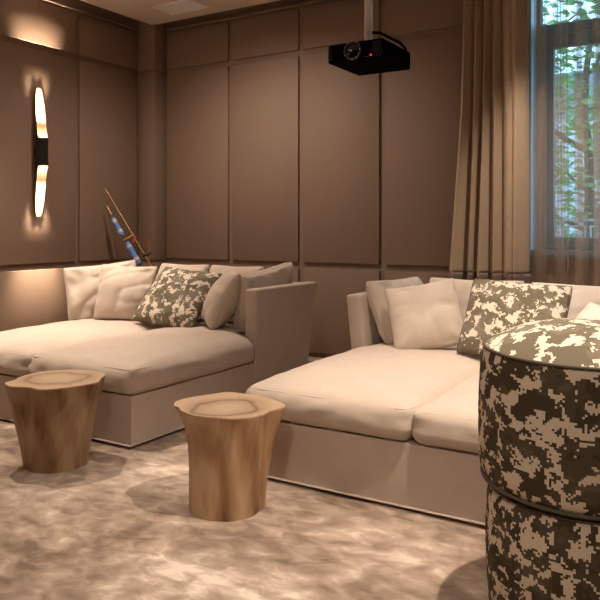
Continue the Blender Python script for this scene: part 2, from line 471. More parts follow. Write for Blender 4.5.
def pillow_edge(W, H, ear, n=20):
    pts = []
    def P(u, v): 
        x = W/2*u*(1-ear*(1-v*v)); z = H/2*v*(1-ear*(1-u*u))
        cor = 1-0.05*(u*v)**4
        return (x*cor, 0, z*cor-0.02*H*(1-u*u)*max(0, v))
    for k in range(n): pts.append(P(-1+2*k/n, -1))
    for k in range(n): pts.append(P(1, -1+2*k/n))
    for k in range(n): pts.append(P(1-2*k/n, 1))
    for k in range(n): pts.append(P(-1, 1-2*k/n))
    return pts

def pillow(name, label, cat, c, size, yaw, lean, roll=0.0, mat='pillow', seed=0.0, ear=0.07, crease=0.012, group=None, box=False, weltmat=None, welt=0.0035):
    """stands in its own XZ plane facing -Y; yaw about Z, lean tips the top backwards, roll turns it in its plane.
    c is the centre."""
    W, H, T = size
    o = thing(name, label, cat, c, 0, group)
    o.rotation_mode = 'QUATERNION'
    q = (Matrix.Rotation(R(yaw), 3, 'Z') @ Matrix.Rotation(-R(lean), 3, 'X') @ Matrix.Rotation(R(roll), 3, 'Y')).to_quaternion()
    o.rotation_quaternion = q
    link_mesh('cover', pillow_bm(W, H, T, seed, ear, crease, box=box), mat, o, sharp=None)
    bm = bmesh.new(); add_tube(bm, pillow_edge(W, H, ear), welt, 6, closed=True)
    link_mesh('piping', bm, weltmat or mat, o, sharp=None)
    return o

# ------------------------------------------------------------------ room shell
XL, YB, XR, YF = -5.40, 5.70, 2.45, -2.30
ZC, ZT = 3.30, 3.48
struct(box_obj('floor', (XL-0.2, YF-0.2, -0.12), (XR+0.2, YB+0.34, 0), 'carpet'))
struct(box_obj('ceiling', (XL+0.20, YF, ZC), (XR, YB-0.15, ZC+0.06), 'ceil'))
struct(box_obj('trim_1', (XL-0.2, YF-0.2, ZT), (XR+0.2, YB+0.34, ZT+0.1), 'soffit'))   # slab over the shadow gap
WX0, WX1, WZ0, WZ1 = -1.385, 1.60, 1.02, 3.28          # window opening
def wall_obj(name, boxes):
    bm = bmesh.new()
    for lo, hi in boxes:
        add_box(bm, [(a+b)/2 for a, b in zip(lo, hi)], [b-a for a, b in zip(lo, hi)])
    return struct(link_mesh(name, bm, 'wall'))
w_left = wall_obj('wall_left', [((XL-0.2, YF-0.2, 0), (XL, YB+0.34, ZT))])
w_back = wall_obj('wall_back', [((XL, YB, 0), (WX0, YB+0.34, ZT)), ((WX1, YB, 0), (XR, YB+0.34, ZT)),
                                ((WX0, YB, 0), (WX1, YB+0.34, WZ0)), ((WX0, YB, WZ1), (WX1, YB+0.34, ZT))])
wall_obj('wall_right', [((XR, YF-0.2, 0), (XR+0.2, YB+0.34, ZT))])
wall_obj('wall_front', [((XL, YF-0.2, 0), (XR, YF, ZT))])

TH = 0.024
tiers = ((0.045, 0.815), (0.873, 2.795), (2.852, 3.235))
def panel(parent, lo, hi):
    o = box_obj('panel', lo, hi, 'wall', parent, bev=0.004, seg=2); return o
xs = [-5.14, -4.291, -3.472, -2.643, -1.80]
for i in range(4):
    x0 = xs[i]+(0.028 if i else 0.012); x1 = xs[i+1]-0.028
    for z0, z1 in tiers:
        panel(w_back, (x0, YB-TH, z0), (x1, YB+0.005, z1))
for z0, z1 in tiers: panel(w_back, (-1.772, YB-TH, z0), (WX0-0.03, YB+0.005, z1))
ys = [5.52, 4.711, 3.82, 2.93, 2.04]
for i in range(4):
    y1 = ys[i]-(0.028 if i else 0.02); y0 = ys[i+1]+0.028
    for z0, z1 in tiers:
        panel(w_left, (XL-0.005, y0, z0), (XL+TH, y1, z1))
# square pier in the corner
bm = bmesh.new()
add_box(bm, ((XL-5.152)/2, (5.532+YB)/2, ZT/2), (-5.152-XL, YB-5.532, ZT))
pier = link_mesh('pillar', bm, 'wall'); struct(pier)
for z0, z1 in ((0.045, 0.83), (0.858, 2.81), (2.838, 3.235)):
    panel(pier, (XL, 5.518, z0), (-5.14, YB, z1))
struct(pier)
# cornice moulding at the top of the panels
cm = struct(box_obj('trim_2', (-5.14, YB-0.03, 3.262), (WX0-0.02, YB, 3.285), 'wall', bev=0.006))
cm2 = struct(box_obj('trim_3', (XL, YF, 3.262), (XL+0.03, 5.515, 3.285), 'wall', bev=0.006))

# air vent in the ceiling
v = thing('ceiling_vent', 'white rectangular air vent set flush in the beige ceiling near the corner', 'vent', (-4.53, 5.215, ZC))
bm = bmesh.new()
for (c, s) in (((0, -0.13, -0.005), (0.46, 0.02, 0.012)), ((0, 0.13, -0.005), (0.46, 0.02, 0.012)), ((-0.22, 0, -0.005), (0.02, 0.26, 0.012)), ((0.22, 0, -0.005), (0.02, 0.26, 0.012))):
    add_box(bm, c, s, 0.002)
link_mesh('frame', bm, 'vent', v)
bm = bmesh.new()
for k in range(16):
    add_box(bm, (0, -0.115+0.0153*k, -0.0045), (0.42, 0.0148, 0.006), 0.001)
link_mesh('louvre', bm, 'vent', v)

# ------------------------------------------------------------------ window
wy = YB+0.25
wf = struct(thing('window_1', 'window', 'window', (0, 0, 0)))
for k in ('label', 'category'): del wf[k]
bm = bmesh.new()
def wb(x0, x1, z0, z1, y0=wy-0.05, y1=wy+0.05): add_box(bm, ((x0+x1)/2, (y0+y1)/2, (z0+z1)/2), (x1-x0, y1-y0, z1-z0), 0.004)
wb(WX0, WX0+0.03, WZ0, WZ1); wb(WX1-0.055, WX1, WZ0, WZ1); wb(WX0+0.03, WX1-0.055, WZ1-0.06, WZ1); wb(WX0+0.03, WX1-0.055, WZ0, WZ0+0.04)
wb(WX0+0.03, WX1-0.055, 2.73, 2.815)
link_mesh('window_frame', bm, 'frame', wf)
bm = bmesh.new()
def sash(x0, x1, z0, z1, t=0.10):
    wb(x0, x0+t, z0, z1, wy-0.035, wy+0.035); wb(x1-t, x1, z0, z1, wy-0.035, wy+0.035)
    wb(x0+t, x1-t, z0, z0+t*0.6, wy-0.035, wy+0.035); wb(x0+t, x1-t, z1-t, z1, wy-0.035, wy+0.035)
sash(WX0+0.03, 0.10, WZ0+0.04, 2.73); sash(0.10, WX1-0.055, WZ0+0.04, 2.73)
link_mesh('sash', bm, 'frame', wf)
bm = bmesh.new(); add_box(bm, ((WX0+WX1)/2, wy, 1.90), (WX1-WX0-0.12, 0.006, 1.66))
add_box(bm, ((WX0+WX1)/2, wy, 3.02), (WX1-WX0-0.07, 0.006, 0.45))
link_mesh('pane', bm, 'glass', wf)
bm = bmesh.new()
for x in (WX0+0.004, WX1-0.004): add_box(bm, (x, YB+0.10, (WZ0+WZ1)/2), (0.008, 0.20, WZ1-WZ0))
add_box(bm, ((WX0+WX1)/2, YB+0.10, WZ1-0.004), (WX1-WX0, 0.20, 0.008))
struct(link_mesh('trim_5', bm, 'reveal'))
struct(box_obj('trim_4', (WX0-0.04, YB-0.05, WZ0-0.05), (WX1+0.04, wy-0.05, WZ0), 'frame', bev=0.006))

# ------------------------------------------------------------------ curtains
def lerp(a, b, t): return a+(b-a)*t
def drape():
    top = [-1.857, -1.764, -1.689, -1.634, -1.556, -1.360]
    mid = [-1.885, -1.783, -1.708, -1.640, -1.552, -1.356]
    bot = [-1.973, -1.830, -1.752, -1.650, -1.552, -1.352]
    depth = [0.15, 0.12, 0.13, 0.11, 0.15]
    o = thing('curtain', 'floor-length tan curtain gathered in deep folds beside the window', 'curtain', (-1.62, 5.50, 0))
    def build(z0, z1, nz, grow, mat, name):
        bm = bmesh.new(); rows = []
        for iz in range(nz+1):
            z = lerp(z0, z1, iz/nz); t = 1-z/3.29; row = []
            for f in range(5):
                if t < 0.35: a, b, q = top, mid, t/0.35
                else: a, b, q = mid, bot, min(1.25, (t-0.35)/0.36)
                x0 = lerp(a[f], b[f], q); x1 = lerp(a[f+1], b[f+1], q)
                n = 22
                for k in range(n):
                    s = k/n
                    # a rounded pleat with a tight valley, a little overhang at its right side
                    ang = PI*s
                    bulge = math.sin(ang)**0.7
                    xx = lerp(x0, x1, s)+0.016*math.sin(2*ang)*(1+0.3*math.sin(f*2+z))
                    dd = depth[f]*(0.75+0.35*t)*bulge
                    if f == 4: dd *= (1-0.42*math.exp(-((s-0.42)/0.16)**2)) * (1-0.25*s)
                    dd += 0.006*noise.noise(Vector((xx*9, z*1.6, f)))
                    row.append((xx, 5.545-dd-grow, z))
            row.append((x1, 5.545-grow, z))
            rows.append([bm.verts.new((p[0]+1.62, p[1]-5.50, p[2])) for p in row])
        for A, B in zip(rows, rows[1:]):
            for k in range(len(A)-1): bm.faces.new((A[k], A[k+1], B[k+1], B[k]))
        bmesh.ops.recalc_face_normals(bm, faces=bm.faces[:])
        ob = link_mesh(name, bm, mat, o, sharp=None)
        sm = ob.modifiers.new('thickness', 'SOLIDIFY'); sm.thickness = 0.004; sm.offset = 1
        return ob
    build(0.835, 3.29, 70, 0.0, 'drape', 'cloth')
    build(0.012, 0.845, 30, 0.001, 'hem', 'border_band')
    # frayed upper edge of the border
    bm = bmesh.new()
    rnd = random.Random(3)
    for k in range(46):
        x = -1.555+0.20*rnd.random(); y = 5.462+0.02*rnd.random()
        z = 0.842; dx = rnd.uniform(-0.012, 0.012)
        add_tube(bm, [(x+1.62, y-5.5-0.03, z-0.012), (x+dx*0.5+1.62, y-5.5-0.034, z+0.006), (x+dx+1.62, y-5.5-0.036, z+rnd.uniform(0.006, 0.022))], [0.0016, 0.0012, 0.0006], 4)
    link_mesh('fringe', bm, 'hem', o)
drape()

def sheer(x0, x1, y):
    o = thing('sheer_curtain', 'see-through taupe voile curtain in soft folds hanging in front of the window', 'curtain', (x0, y, 0))
    bm = bmesh.new(); uvl = bm.loops.layers.uv.new('UVMap')
    rnd = random.Random(11); path = []; x = 0.0; tt = 0
    while x < x1-x0:
        op = rnd.uniform(0.06, 0.095); cl = rnd.uniform(0.05, 0.085); cyc = rnd.choice((3.5, 4.5))
        for k in range(7): path.append((x+op*k/7, 0.012*math.sin(PI*k/7), tt))
        x += op; n = int(cyc*12)
        for k in range(n):
            q = k/n; path.append((x+cl*q+0.026*math.sin(2*PI*cyc*q), -0.034*math.sin(2*PI*cyc*q+0.9)*math.sin(PI*q)**0.3, tt))
        x += cl; tt += 1
    nx = len(path)-1; nz = 40; rows = []
    for iz in range(nz+1):
        z = lerp(0.015, 3.28, iz/nz); row = []
        for (px, py, q) in path:
            row.append(bm.verts.new((px+0.012*noise.noise(Vector((px*3, z*0.5, 2))), py*(0.8+0.4*noise.noise(Vector((q*1.7, z*0.4, 7)))), z)))
        rows.append(row)
    for iz, (A, B) in enumerate(zip(rows, rows[1:])):
        for k in range(nx):
            f = bm.faces.new((A[k], A[k+1], B[k+1], B[k]))
            uv = [(k, iz), (k+1, iz), (k+1, iz+1), (k, iz+1)]
            for l, (a, b) in zip(f.loops, uv): l[uvl].uv = (a*0.012, b*3.265/nz)
    link_mesh('voile', bm, 'sheer', o, sharp=None)
sheer(-1.40, 1.75, 5.60)
# ------------------------------------------------------------------ sofas
def sofa(ox, label, seeds):
    """origin at the front left floor corner; 1.69 m wide, front at y=0"""
    W = 1.69
    o = thing('daybed_sofa', label, 'sofa', (ox, 2.805, 0), 0, None)
    box_obj('plinth', (0.03, 0.03, 0.0), (W-0.03, 1.75, 0.018), 'plinth', o)
    bm = bmesh.new()
    grid_cube(bm, W/2, 0.58, 0.1345, 40, 26, 8)
    for v in bm.verts:
        v.co += Vector((W/2, 0.585, 0.1485))
        if v.co.y < 0.02: v.co.y += 0.004*noise.noise(Vector((v.co.x*3+ox, v.co.z*5, 0)))
    link_mesh('base', bm, 'base', o, sharp=30)
    box_obj('rear_base', (0.09, 1.16, 0.028), (W-0.09, 1.72, 0.283), 'base', o)
    bm = bmesh.new(); add_tube(bm, [Vector((W/2, 0.585, 0.020))+Vector(p) for p in rrect(W/2+0.003, 0.588, 0.012, 0)], 0.005, 6, closed=True)
    link_mesh('skirt_piping', bm, 'base', o)
    for i in range(2):
        cw = W/2+0.012
        cx = W/4+i*W/2+(-0.009 if i == 0 else 0.009)
        bmc = soft_box((cw, 1.67, 0.156), 0.050, 0.056, 0.022, 0.006, seeds[i], front_wr=0.016)
        for v in bmc.verts:
            t = max(0, min(1, (v.co.y-0.285)/0.04))
            if i == 0 and v.co.x < 0: v.co.x = lerp(v.co.x, v.co.x*0.70 if v.co.x < -0.3 else v.co.x, t)
            if i == 1 and v.co.x > 0: v.co.x = lerp(v.co.x, v.co.x*0.70 if v.co.x > 0.3 else v.co.x, t)
        sc = link_mesh('seat_cushion', bmc, 'linen', o, (cx, 0.83, 0.283+0.077), sharp=None)
        bmp = bmesh.new(); add_tube(bmp, [p for p in rrect(cw/2-0.0125, 0.8225, 0.05, 0.0645) if p.y < 0.27], 0.0042, 6)
        link_mesh('piping', bmp, 'linen', sc, sharp=None)
    # flared thin arms
    for s in (0, 1):
        xo = 0 if s == 0 else W; d = 1 if s else -1; th = 0.10
        b0, b1, t0, t1 = 1.165, 1.84, 1.115, 1.925
        P = [(xo, b0, 0.028), (xo-d*th, b0, 0.028), (xo-d*th, b1, 0.028), (xo, b1, 0.028),
             (xo+d*0.052, t0, 0.782), (xo+d*(0.052-th), t0, 0.782), (xo+d*(0.052-th), t1, 0.782), (xo+d*0.052, t1, 0.782)]
        bm = bmesh.new(); add_hex(bm, [Vector(p) for p in P], 0.018, 3)
        link_mesh('arm', bm, 'base', o)
    P = [(0.095, 1.70, 0.028), (W-0.095, 1.70, 0.028), (W-0.095, 1.835, 0.028), (0.095, 1.835, 0.028),
         (0.05, 1.795, 0.775), (W-0.05, 1.795, 0.775), (W-0.05, 1.92, 0.775), (0.05, 1.92, 0.775)]
    bm = bmesh.new(); add_hex(bm, [Vector(p) for p in P], 0.018, 3)
    link_mesh('backrest', bm, 'base', o)
    return o
sofa(-4.48, 'beige linen daybed sofa standing under the wall sconce on the left', (1.0, 5.3))
sofa(-2.02, 'beige linen daybed sofa standing in front of the curtains on the right', (9.1, 13.7))

# left sofa: cushions
PL = pillow
PL('back_cushion', 'linen back cushion at the left of the left sofa, behind the plain square pillow', 'cushion', (-3.87, 4.45, 0.685), (0.52, 0.46, 0.22), 0, 17, seed=21, box=True, ear=0.045)
PL('back_cushion', 'linen back cushion on the left sofa, bright strip behind the camouflage pillow', 'cushion', (-3.34, 4.45, 0.685), (0.52, 0.46, 0.22), 0, 17, seed=25, box=True, ear=0.045)
PL('side_cushion', 'wrinkled linen cushion at the left end of the left sofa, by the lit wall', 'cushion', (-4.33, 4.05, 0.69), (0.58, 0.45, 0.21), 50, 10, -6, seed=3, box=True, crease=0.024, ear=0.05)
PL('throw_pillow', 'plain linen square pillow between the wrinkled end cushion and the camouflage pillow, left sofa', 'pillow', (-4.01, 3.98, 0.695), (0.47, 0.45, 0.21), 22, 16, 2, seed=8, crease=0.016, ear=0.06)
PL('throw_pillow', 'camouflage pillow leaning back on the left sofa', 'pillow', (-3.535, 4.03, 0.685), (0.57, 0.53, 0.20), 4, 42, 5, mat='camo', seed=2.2, weltmat='welt', crease=0.012, ear=0.05)
PL('throw_pillow', 'plain linen pillow seen edge-on next to the arm of the left sofa', 'pillow', (-3.14, 4.08, 0.69), (0.46, 0.45, 0.24), -50, 27, 0, seed=12, crease=0.014, ear=0.06)
PL('side_cushion', 'linen cushion with loose top corner lying against the right arm of the left sofa', 'cushion', (-2.955, 4.33, 0.69), (0.66, 0.45, 0.22), -88, 13, 7, seed=16, box=True, crease=0.024, ear=0.05)
# right sofa: cushions
PL('side_cushion', 'linen cushion leaning on the left arm of the right sofa', 'cushion', (-1.835, 4.27, 0.672), (0.60, 0.43, 0.22), 80, 24, 0, seed=31, box=True, crease=0.018, ear=0.05)
PL('throw_pillow', 'plain linen square pillow in front of the corner cushion of the right sofa', 'pillow', (-1.575, 3.98, 0.675), (0.43, 0.42, 0.20), 20, 22, -11, seed=36, crease=0.016, ear=0.06)
PL('back_cushion', 'linen back cushion of the right sofa between corner cushion and camouflage pillow', 'cushion', (-1.44, 4.45, 0.652), (0.64, 0.46, 0.24), 0, 17, seed=41, box=True, ear=0.045)
PL('back_cushion', 'cream back cushion of the right sofa right of the camouflage pillow', 'cushion', (-0.72, 4.40, 0.65), (0.74, 0.46, 0.24), 0, 17, seed=45, box=True, mat='light', ear=0.045, crease=0.02)
PL('throw_pillow', 'camouflage pillow leaning back on the right sofa behind the pouf', 'pillow', (-1.065, 4.02, 0.685), (0.575, 0.50, 0.20), 2, 34, 3, mat='camo', seed=6.4, weltmat='welt', crease=0.010, ear=0.05)
PL('throw_pillow', 'cream pillow lying low at the right edge of the photo, over the pouf', 'pillow', (-0.60, 3.97, 0.60), (0.44, 0.42, 0.20), -20, 40, 14, seed=52, mat='light', crease=0.018, ear=0.06)

# ------------------------------------------------------------------ wooden stump tables
def stump(label, loc, top, h, base_r, power, mats, seed, twist=0.0):
    o = thing('stump_table', label, 'side table', loc)
    A = sorted(((a+360) % 360, r) for a, r in top)
    def rad(deg):
        deg %= 360
        for i in range(len(A)):
            a0, r0 = A[i]; a1, r1 = A[(i+1) % len(A)]
            if i == len(A)-1: a1 += 360
            d = deg if deg >= A[0][0] else deg+360
            if a0 <= d <= a1:
                t = (d-a0)/max(1e-6, a1-a0); t = t*t*(3-2*t)
                return r0+(r1-r0)*t
        return A[0][1]
    n = 120; nz = 40
    mean = sum(rad(3*k) for k in range(120))/120
    def pt(k, zz):
        deg = 360*k/n; rg = 0.5+0.5*math.cos(R(deg-31.5)); f = zz**lerp(power[0], power[1], rg)
        tw = twist*(1-zz)
        rt = rad(deg+tw)
        lob = (rt/mean-1)
        rb = base_r*(1+0.45*lob)+0.004*noise.noise(Vector((math.cos(R(deg))*2, math.sin(R(deg))*2, zz*2+seed)))
        foot = 0.0
        r = rb+foot+(rt-rb)*f
        return (r*math.cos(R(deg)), r*math.sin(R(deg)), zz*h)
    bm = bmesh.new(); rings = []
    zs = [min(1, i/nz) for i in range(nz+1)]
    for z in zs: rings.append([bm.verts.new(pt(k, z*(h-0.006)/h)) for k in range(n)])
    for a, b in zip(rings, rings[1:]):
        for k in range(n): bm.faces.new((a[k], a[(k+1) % n], b[(k+1) % n], b[k]))
    bm.faces.new(rings[0][::-1]); bm.faces.new(rings[-1])
    link_mesh('trunk', bm, mats[0], o, sharp=60)
    bm = bmesh.new()
    ring0 = [bm.verts.new(pt(k, (h-0.006)/h)) for k in range(n)]
    edge = []
    for k in range(n):
        p = Vector(pt(k, 1)); q = p*0.988; edge.append(bm.verts.new((q.x, q.y, h)))
    for k in range(n): bm.faces.new((ring0[k], ring0[(k+1) % n], edge[(k+1) % n], edge[k]))
    prev = edge
    for s in (0.8, 0.6, 0.4, 0.2):
        cur = [bm.verts.new((v.co.x/0.988*s, v.co.y/0.988*s, h)) for v in edge]
        for k in range(n): bm.faces.new((prev[k], prev[(k+1) % n], cur[(k+1) % n], cur[k]))
        prev = cur
    bm.faces.new(prev)
    link_mesh('cut_top', bm, mats[1], o, sharp=50)
    return o
TOP2 = [(-174, 0.255), (-160, 0.235), (-146, 0.195), (-112, 0.178), (-67, 0.165), (-35, 0.19), (-17, 0.20), (12, 0.20), (41, 0.262), (60, 0.25), (80, 0.245), (105, 0.26), (125, 0.285), (147, 0.255), (168, 0.255)]
TOP1 = [(-140, 0.205), (-124, 0.248), (-104, 0.246), (-75, 0.212), (-54, 0.25), (-33, 0.24), (-4, 0.235), (10, 0.248), (32, 0.225), (62, 0.244), (83, 0.229), (113, 0.232), (135, 0.222), (160, 0.225), (180, 0.21)]
stump('pale tree-stump table with wavy overhanging top, standing before the right sofa', (-1.868, 2.436, 0), TOP2, 0.43, 0.158, (5.0, 1.6), ('trunk_a', 'top_a'), 1)
stump('darker tapered tree-stump table with faceted sides, standing before the left sofa', (-2.953, 2.454, 0), TOP1, 0.43, 0.154, (1.1, 1.5), ('trunk_b', 'top_b'), 4, twist=25)

# ------------------------------------------------------------------ poufs
def pouf(label, c, r, h, rot, dome, seed, tilt=(0, 0)):
    o = thing('pouf', label, 'pouf', c); o.rotation_euler = (tilt[0], tilt[1], rot)
    bm = bmesh.new(); uvl = bm.loops.layers.uv.new('UVMap'); n = 96; nz = 24; rings = []
    def rr(z):
        e = min(z, h-z); k = r
        if e < 0.05: k -= (0.022 if z < h/2 else 0.009)*(1-e/0.05)**2
        return k+0.008*math.sin(PI*z/h)
    for i in range(nz+1):
        z = h*(0.5-0.5*math.cos(PI*i/nz))
        rings.append([bm.verts.new(((rr(z)+0.003*noise.noise(Vector((math.cos(2*PI*k/n)*3+seed, math.sin(2*PI*k/n)*3, z*7))))*math.cos(2*PI*k/n),
                                    (rr(z))*math.sin(2*PI*k/n), z)) for k in range(n)])
    for i in range(nz):
        for k in range(n):
            f = bm.faces.new((rings[i][k], rings[i][(k+1) % n], rings[i+1][(k+1) % n], rings[i+1][k]))
            for l, (a, b) in zip(f.loops, ((k, i), (k+1, i), (k+1, i+1), (k, i+1))):
                l[uvl].uv = (a*2*PI*r/n+seed, rings[b][0].co.z+seed*0.3)
    bm.faces.new(rings[0][::-1])
    link_mesh('side_cover', bm, 'camo_shaded', o, sharp=None)
    bm = bmesh.new(); uvl = bm.loops.layers.uv.new('UVMap'); rs = []
    m = 18; r0 = rr(h)
    for i in range(m+1):
        q = 1-i/m
        z = h+dome*(1-q**2.6)
        rs.append([bm.verts.new((r0*q*math.cos(2*PI*k/n), r0*q*math.sin(2*PI*k/n), z)) for k in range(n)] if i < m else [bm.verts.new((0, 0, z))])
    for i in range(m):
        for k in range(n):
            A, B = rs[i], rs[i+1]
            f = bm.faces.new((A[k], A[(k+1) % n], B[(k+1) % n], B[k]) if len(B) > 1 else (A[k], A[(k+1) % n], B[0]))
            for l in f.loops: l[uvl].uv = (l.vert.co.x+seed*2, l.vert.co.y-seed)
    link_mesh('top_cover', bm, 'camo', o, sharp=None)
    for z in (0.008, h):
        bm = bmesh.new(); add_tube(bm, [((rr(h)+0.002)*math.cos(2*PI*k/n), (rr(h)+0.002)*math.sin(2*PI*k/n), z) for k in range(n)], 0.006, 8, closed=True)
        link_mesh('piping', bm, 'welt', o, sharp=None)
    return o
PX, PY = -0.419, 2.382
pouf('camouflage pouf standing on the carpet under another pouf of the same cloth', (PX+0.010, PY, 0), 0.296, 0.385, 0.4, 0.012, 4.4)
pouf('camouflage pouf with domed top stacked on top of another pouf', (PX, PY, 0.402), 0.312, 0.417, 2.0, 0.085, 9.9, tilt=(R(0.6), R(-1.4)))

# ------------------------------------------------------------------ wall sconce
S = thing('wall_sconce', 'tall black tubular wall sconce with slanted glowing cream openings', 'wall lamp', (XL+TH, 4.245, 1.87))
r_t, cx = 0.054, 0.068
def tube_surface(r, inward=False):
    bm = bmesh.new(); n = 56; nz = 40; rings = []
    for i in range(nz+1):
        s = i/nz; ring = []
        for k in range(n):
            a = 2*PI*k/n; ph = abs(((math.degrees(a)+360) % 360)-180)   # angle from the wall side
            t = max(0, min(1, (112-ph)/88)); g = t*t*(3-2*t)
            zt = 0.125+0.45*g; zb = -(0.125+0.45*g)
            ring.append(bm.verts.new((cx+r*math.cos(a), r*math.sin(a), zb+(zt-zb)*s)))
        rings.append(ring)
    for A, B in zip(rings, rings[1:]):
        for k in range(n):
            q = (A[k], A[(k+1) % n], B[(k+1) % n], B[k])
            bm.faces.new(q[::-1] if inward else q)
    return bm
link_mesh('tube', tube_surface(r_t), 'bronze', S, sharp=None)
link_mesh('lining', tube_surface(r_t-0.003, True), 'gold_in', S, sharp=None)
box_obj('wall_bracket', (0.0, -0.03, -0.05), (cx-r_t+0.004, 0.03, 0.05), 'bronze', S, bev=0.003)
bm = bmesh.new(); add_lathe(bm, [(0, -0.006), (r_t-0.004, -0.006), (r_t-0.004, 0.006), (0, 0.006)], 40, (cx, 0, 0))
link_mesh('divider', bm, 'bronze', S)
for sg in (1, -1):
    bm = bmesh.new(); add_lathe(bm, [(0, 0.03), (0.014, 0.03), (0.014, 0.07), (0, 0.07)] if sg > 0 else [(0, -0.07), (0.014, -0.07), (0.014, -0.03), (0, -0.03)], 20, (cx, 0, 0))
    link_mesh('socket', bm, 'white', S)
    bm = bmesh.new(); bmesh.ops.create_uvsphere(bm, u_segments=20, v_segments=12, radius=0.02, matrix=Matrix.Translation((cx, 0, sg*0.088)))
    link_mesh('bulb', bm, 'bulb', S)

# ------------------------------------------------------------------ projector
P0 = thing('projector', 'black video projector hanging from a white ceiling pole', 'projector', (-2.05, 4.22, 2.245))
bw, bd, bh = 0.386, 0.44, 0.118
bm = bmesh.new(); add_box(bm, (0, 0, bh/2), (bw, bd, bh), 0.012, 3); link_mesh('body', bm, 'black', P0)
bm = bmesh.new(); add_box(bm, (-0.01, -0.01, bh+0.004), (bw*0.66, bd*0.7, 0.02), 0.006); link_mesh('top_plate', bm, 'black', P0)
bm = bmesh.new()
for k in range(7): add_box(bm, (bw/2-0.038, -bd/2-0.002, 0.018+0.0135*k), (0.058, 0.008, 0.007), 0.001)
link_mesh('grille', bm, 'black2', P0)
bm = bmesh.new()
for k in range(7): add_box(bm, (-bw/2+0.018, -bd/2-0.002, 0.018+0.0135*k), (0.024, 0.008, 0.007), 0.001)
link_mesh('grille', bm, 'black2', P0)
lx, lz = -0.01, 0.062
def ring_y(bm, prof, n=48):
    rs = []
    for (r, y) in prof:
        rs.append([bm.verts.new((lx+r*math.cos(2*PI*k/n), -bd/2+y, lz+r*math.sin(2*PI*k/n))) for k in range(n)])
    for A, B in zip(rs, rs[1:]):
        for k in range(n): bm.faces.new((A[k], A[(k+1) % n], B[(k+1) % n], B[k]))
    return rs
bm = bmesh.new(); ring_y(bm, [(0.060, 0.0), (0.060, -0.012), (0.056, -0.016), (0.051, -0.014), (0.049, 0.0)])
bmesh.ops.recalc_face_normals(bm, faces=bm.faces[:]); lr = link_mesh('lens_ring', bm, 'ring', P0)
bm = bmesh.new(); rs = ring_y(bm, [(0.049, -0.004), (0.036, -0.009), (0.02, -0.013), (0.006, -0.0145)]); bm.faces.new(rs[-1])
bmesh.ops.recalc_face_normals(bm, faces=bm.faces[:]); link_mesh('lens', bm, 'lens', P0, sharp=None)
for k in range(12):
    bm = bmesh.new()
    a = 2*PI*k/12; add_box(bm, (lx+0.0545*math.cos(a), -bd/2-0.0165, lz+0.0545*math.sin(a)), (0.006, 0.003, 0.006), 0.001)
    link_mesh('ring_mark', bm, 'white', lr)
bm = bmesh.new(); bmesh.ops.create_uvsphere(bm, u_segments=16, v_segments=8, radius=0.006, matrix=Matrix.Translation((bw/2-0.08, -bd/2-0.001, 0.020))); link_mesh('indicator_light', bm, 'led', P0)
for px_ in (-0.012, 0.085):
    bm = bmesh.new(); add_box(bm, (px_, -bd/2-0.0005, 0.006+0.008), (0.035, 0.003, 0.0035), 0.001); link_mesh('button', bm, 'ring', P0)
poz = bh+0.014
bm = bmesh.new(); add_lathe(bm, [(0, poz-0.004), (0.075, poz-0.004), (0.078, poz+0.008), (0.07, poz+0.022), (0.03, poz+0.03), (0, poz+0.03)], 40, (-0.02, 0.02, 0)); link_mesh('mount_plate', bm, 'black', P0)
bm = bmesh.new(); add_box(bm, (-0.02, 0.02, (poz+0.02+ZC-2.245)/2), (0.046, 0.046, ZC-2.245-poz-0.02), 0.006); link_mesh('ceiling_pole', bm, 'white', P0)
bm = bmesh.new(); add_tube(bm, [(0.0, 0.03, poz+0.10), (0.05, 0.05, poz+0.095), (0.11, 0.10, poz+0.06), (0.14, 0.16, poz+0.045), (0.16, 0.21, poz+0.01), (0.165, 0.225, 0.06)], 0.009, 8); link_mesh('cable', bm, 'black', P0)

# ------------------------------------------------------------------ leaning ornament behind the left sofa
foot = Vector((-4.36, 5.33, 0.0)); tip = Vector((-5.345, 5.03, 1.585))
dirv = (tip-foot).normalized()
A0 = thing('ornamental_staff', 'gold and blue wrapped ornamental staff leaning on the wall behind the left sofa', 'ornament', foot)
side = Vector((-0.78, 0.62, 0)).cross(dirv).normalized()      # sideways in view of the room
if side.x > 0: side = -side
def along(s, off=0.0): return dirv*s+side*off
Ls = (tip-foot).length
def staff_tube(name, pts, r, mat, parent=A0, n=10):
    bm = bmesh.new(); add_tube(bm, pts, r, n); return link_mesh(name, bm, mat, parent)
staff_tube('gold_rod', [along(0.0), along(Ls*0.5), along(Ls)], [0.009, 0.008, 0.0045], 'gold')
o1 = 0.090
sh = staff_tube('shaft', [along(0.05, o1), along(1.66, o1-0.012)], 0.006, 'dark')
staff_tube('finial', [along(1.61, o1-0.012), along(1.64, o1-0.012), along(1.67, o1-0.012), along(1.70, o1-0.012), along(1.75, o1-0.012)], [0.006, 0.012, 0.006, 0.009, 0.002], 'gold')
for (s0, s1, rr_) in ((1.385, 1.585, 0.024), (1.055, 1.30, 0.025), (0.60, 1.0, 0.026)):
    w = staff_tube('blue_wrap', [along(s0, o1-0.004), along(s0+0.02, o1-0.004), along(s1-0.02, o1-0.004), along(s1, o1-0.004)], [rr_*0.9, rr_, rr_, rr_*0.9], 'blue', n=14)
    for q in (0.22, 0.8):
        sm_ = lerp(s0, s1, q); staff_tube('binding', [along(sm_-0.016, o1-0.004), along(sm_+0.016, o1-0.004)], rr_+0.002, 'silver', w, 14)
cg = 1.335
staff_tube('crossbar', [along(cg, -0.015), along(cg, 0.11)], 0.010, 'gold')
staff_tube('red_cord', [along(cg-0.03, -0.02), along(cg-0.035, 0.01), along(cg-0.065, 0.02), along(cg-0.065, 0.035)], 0.013, 'red')
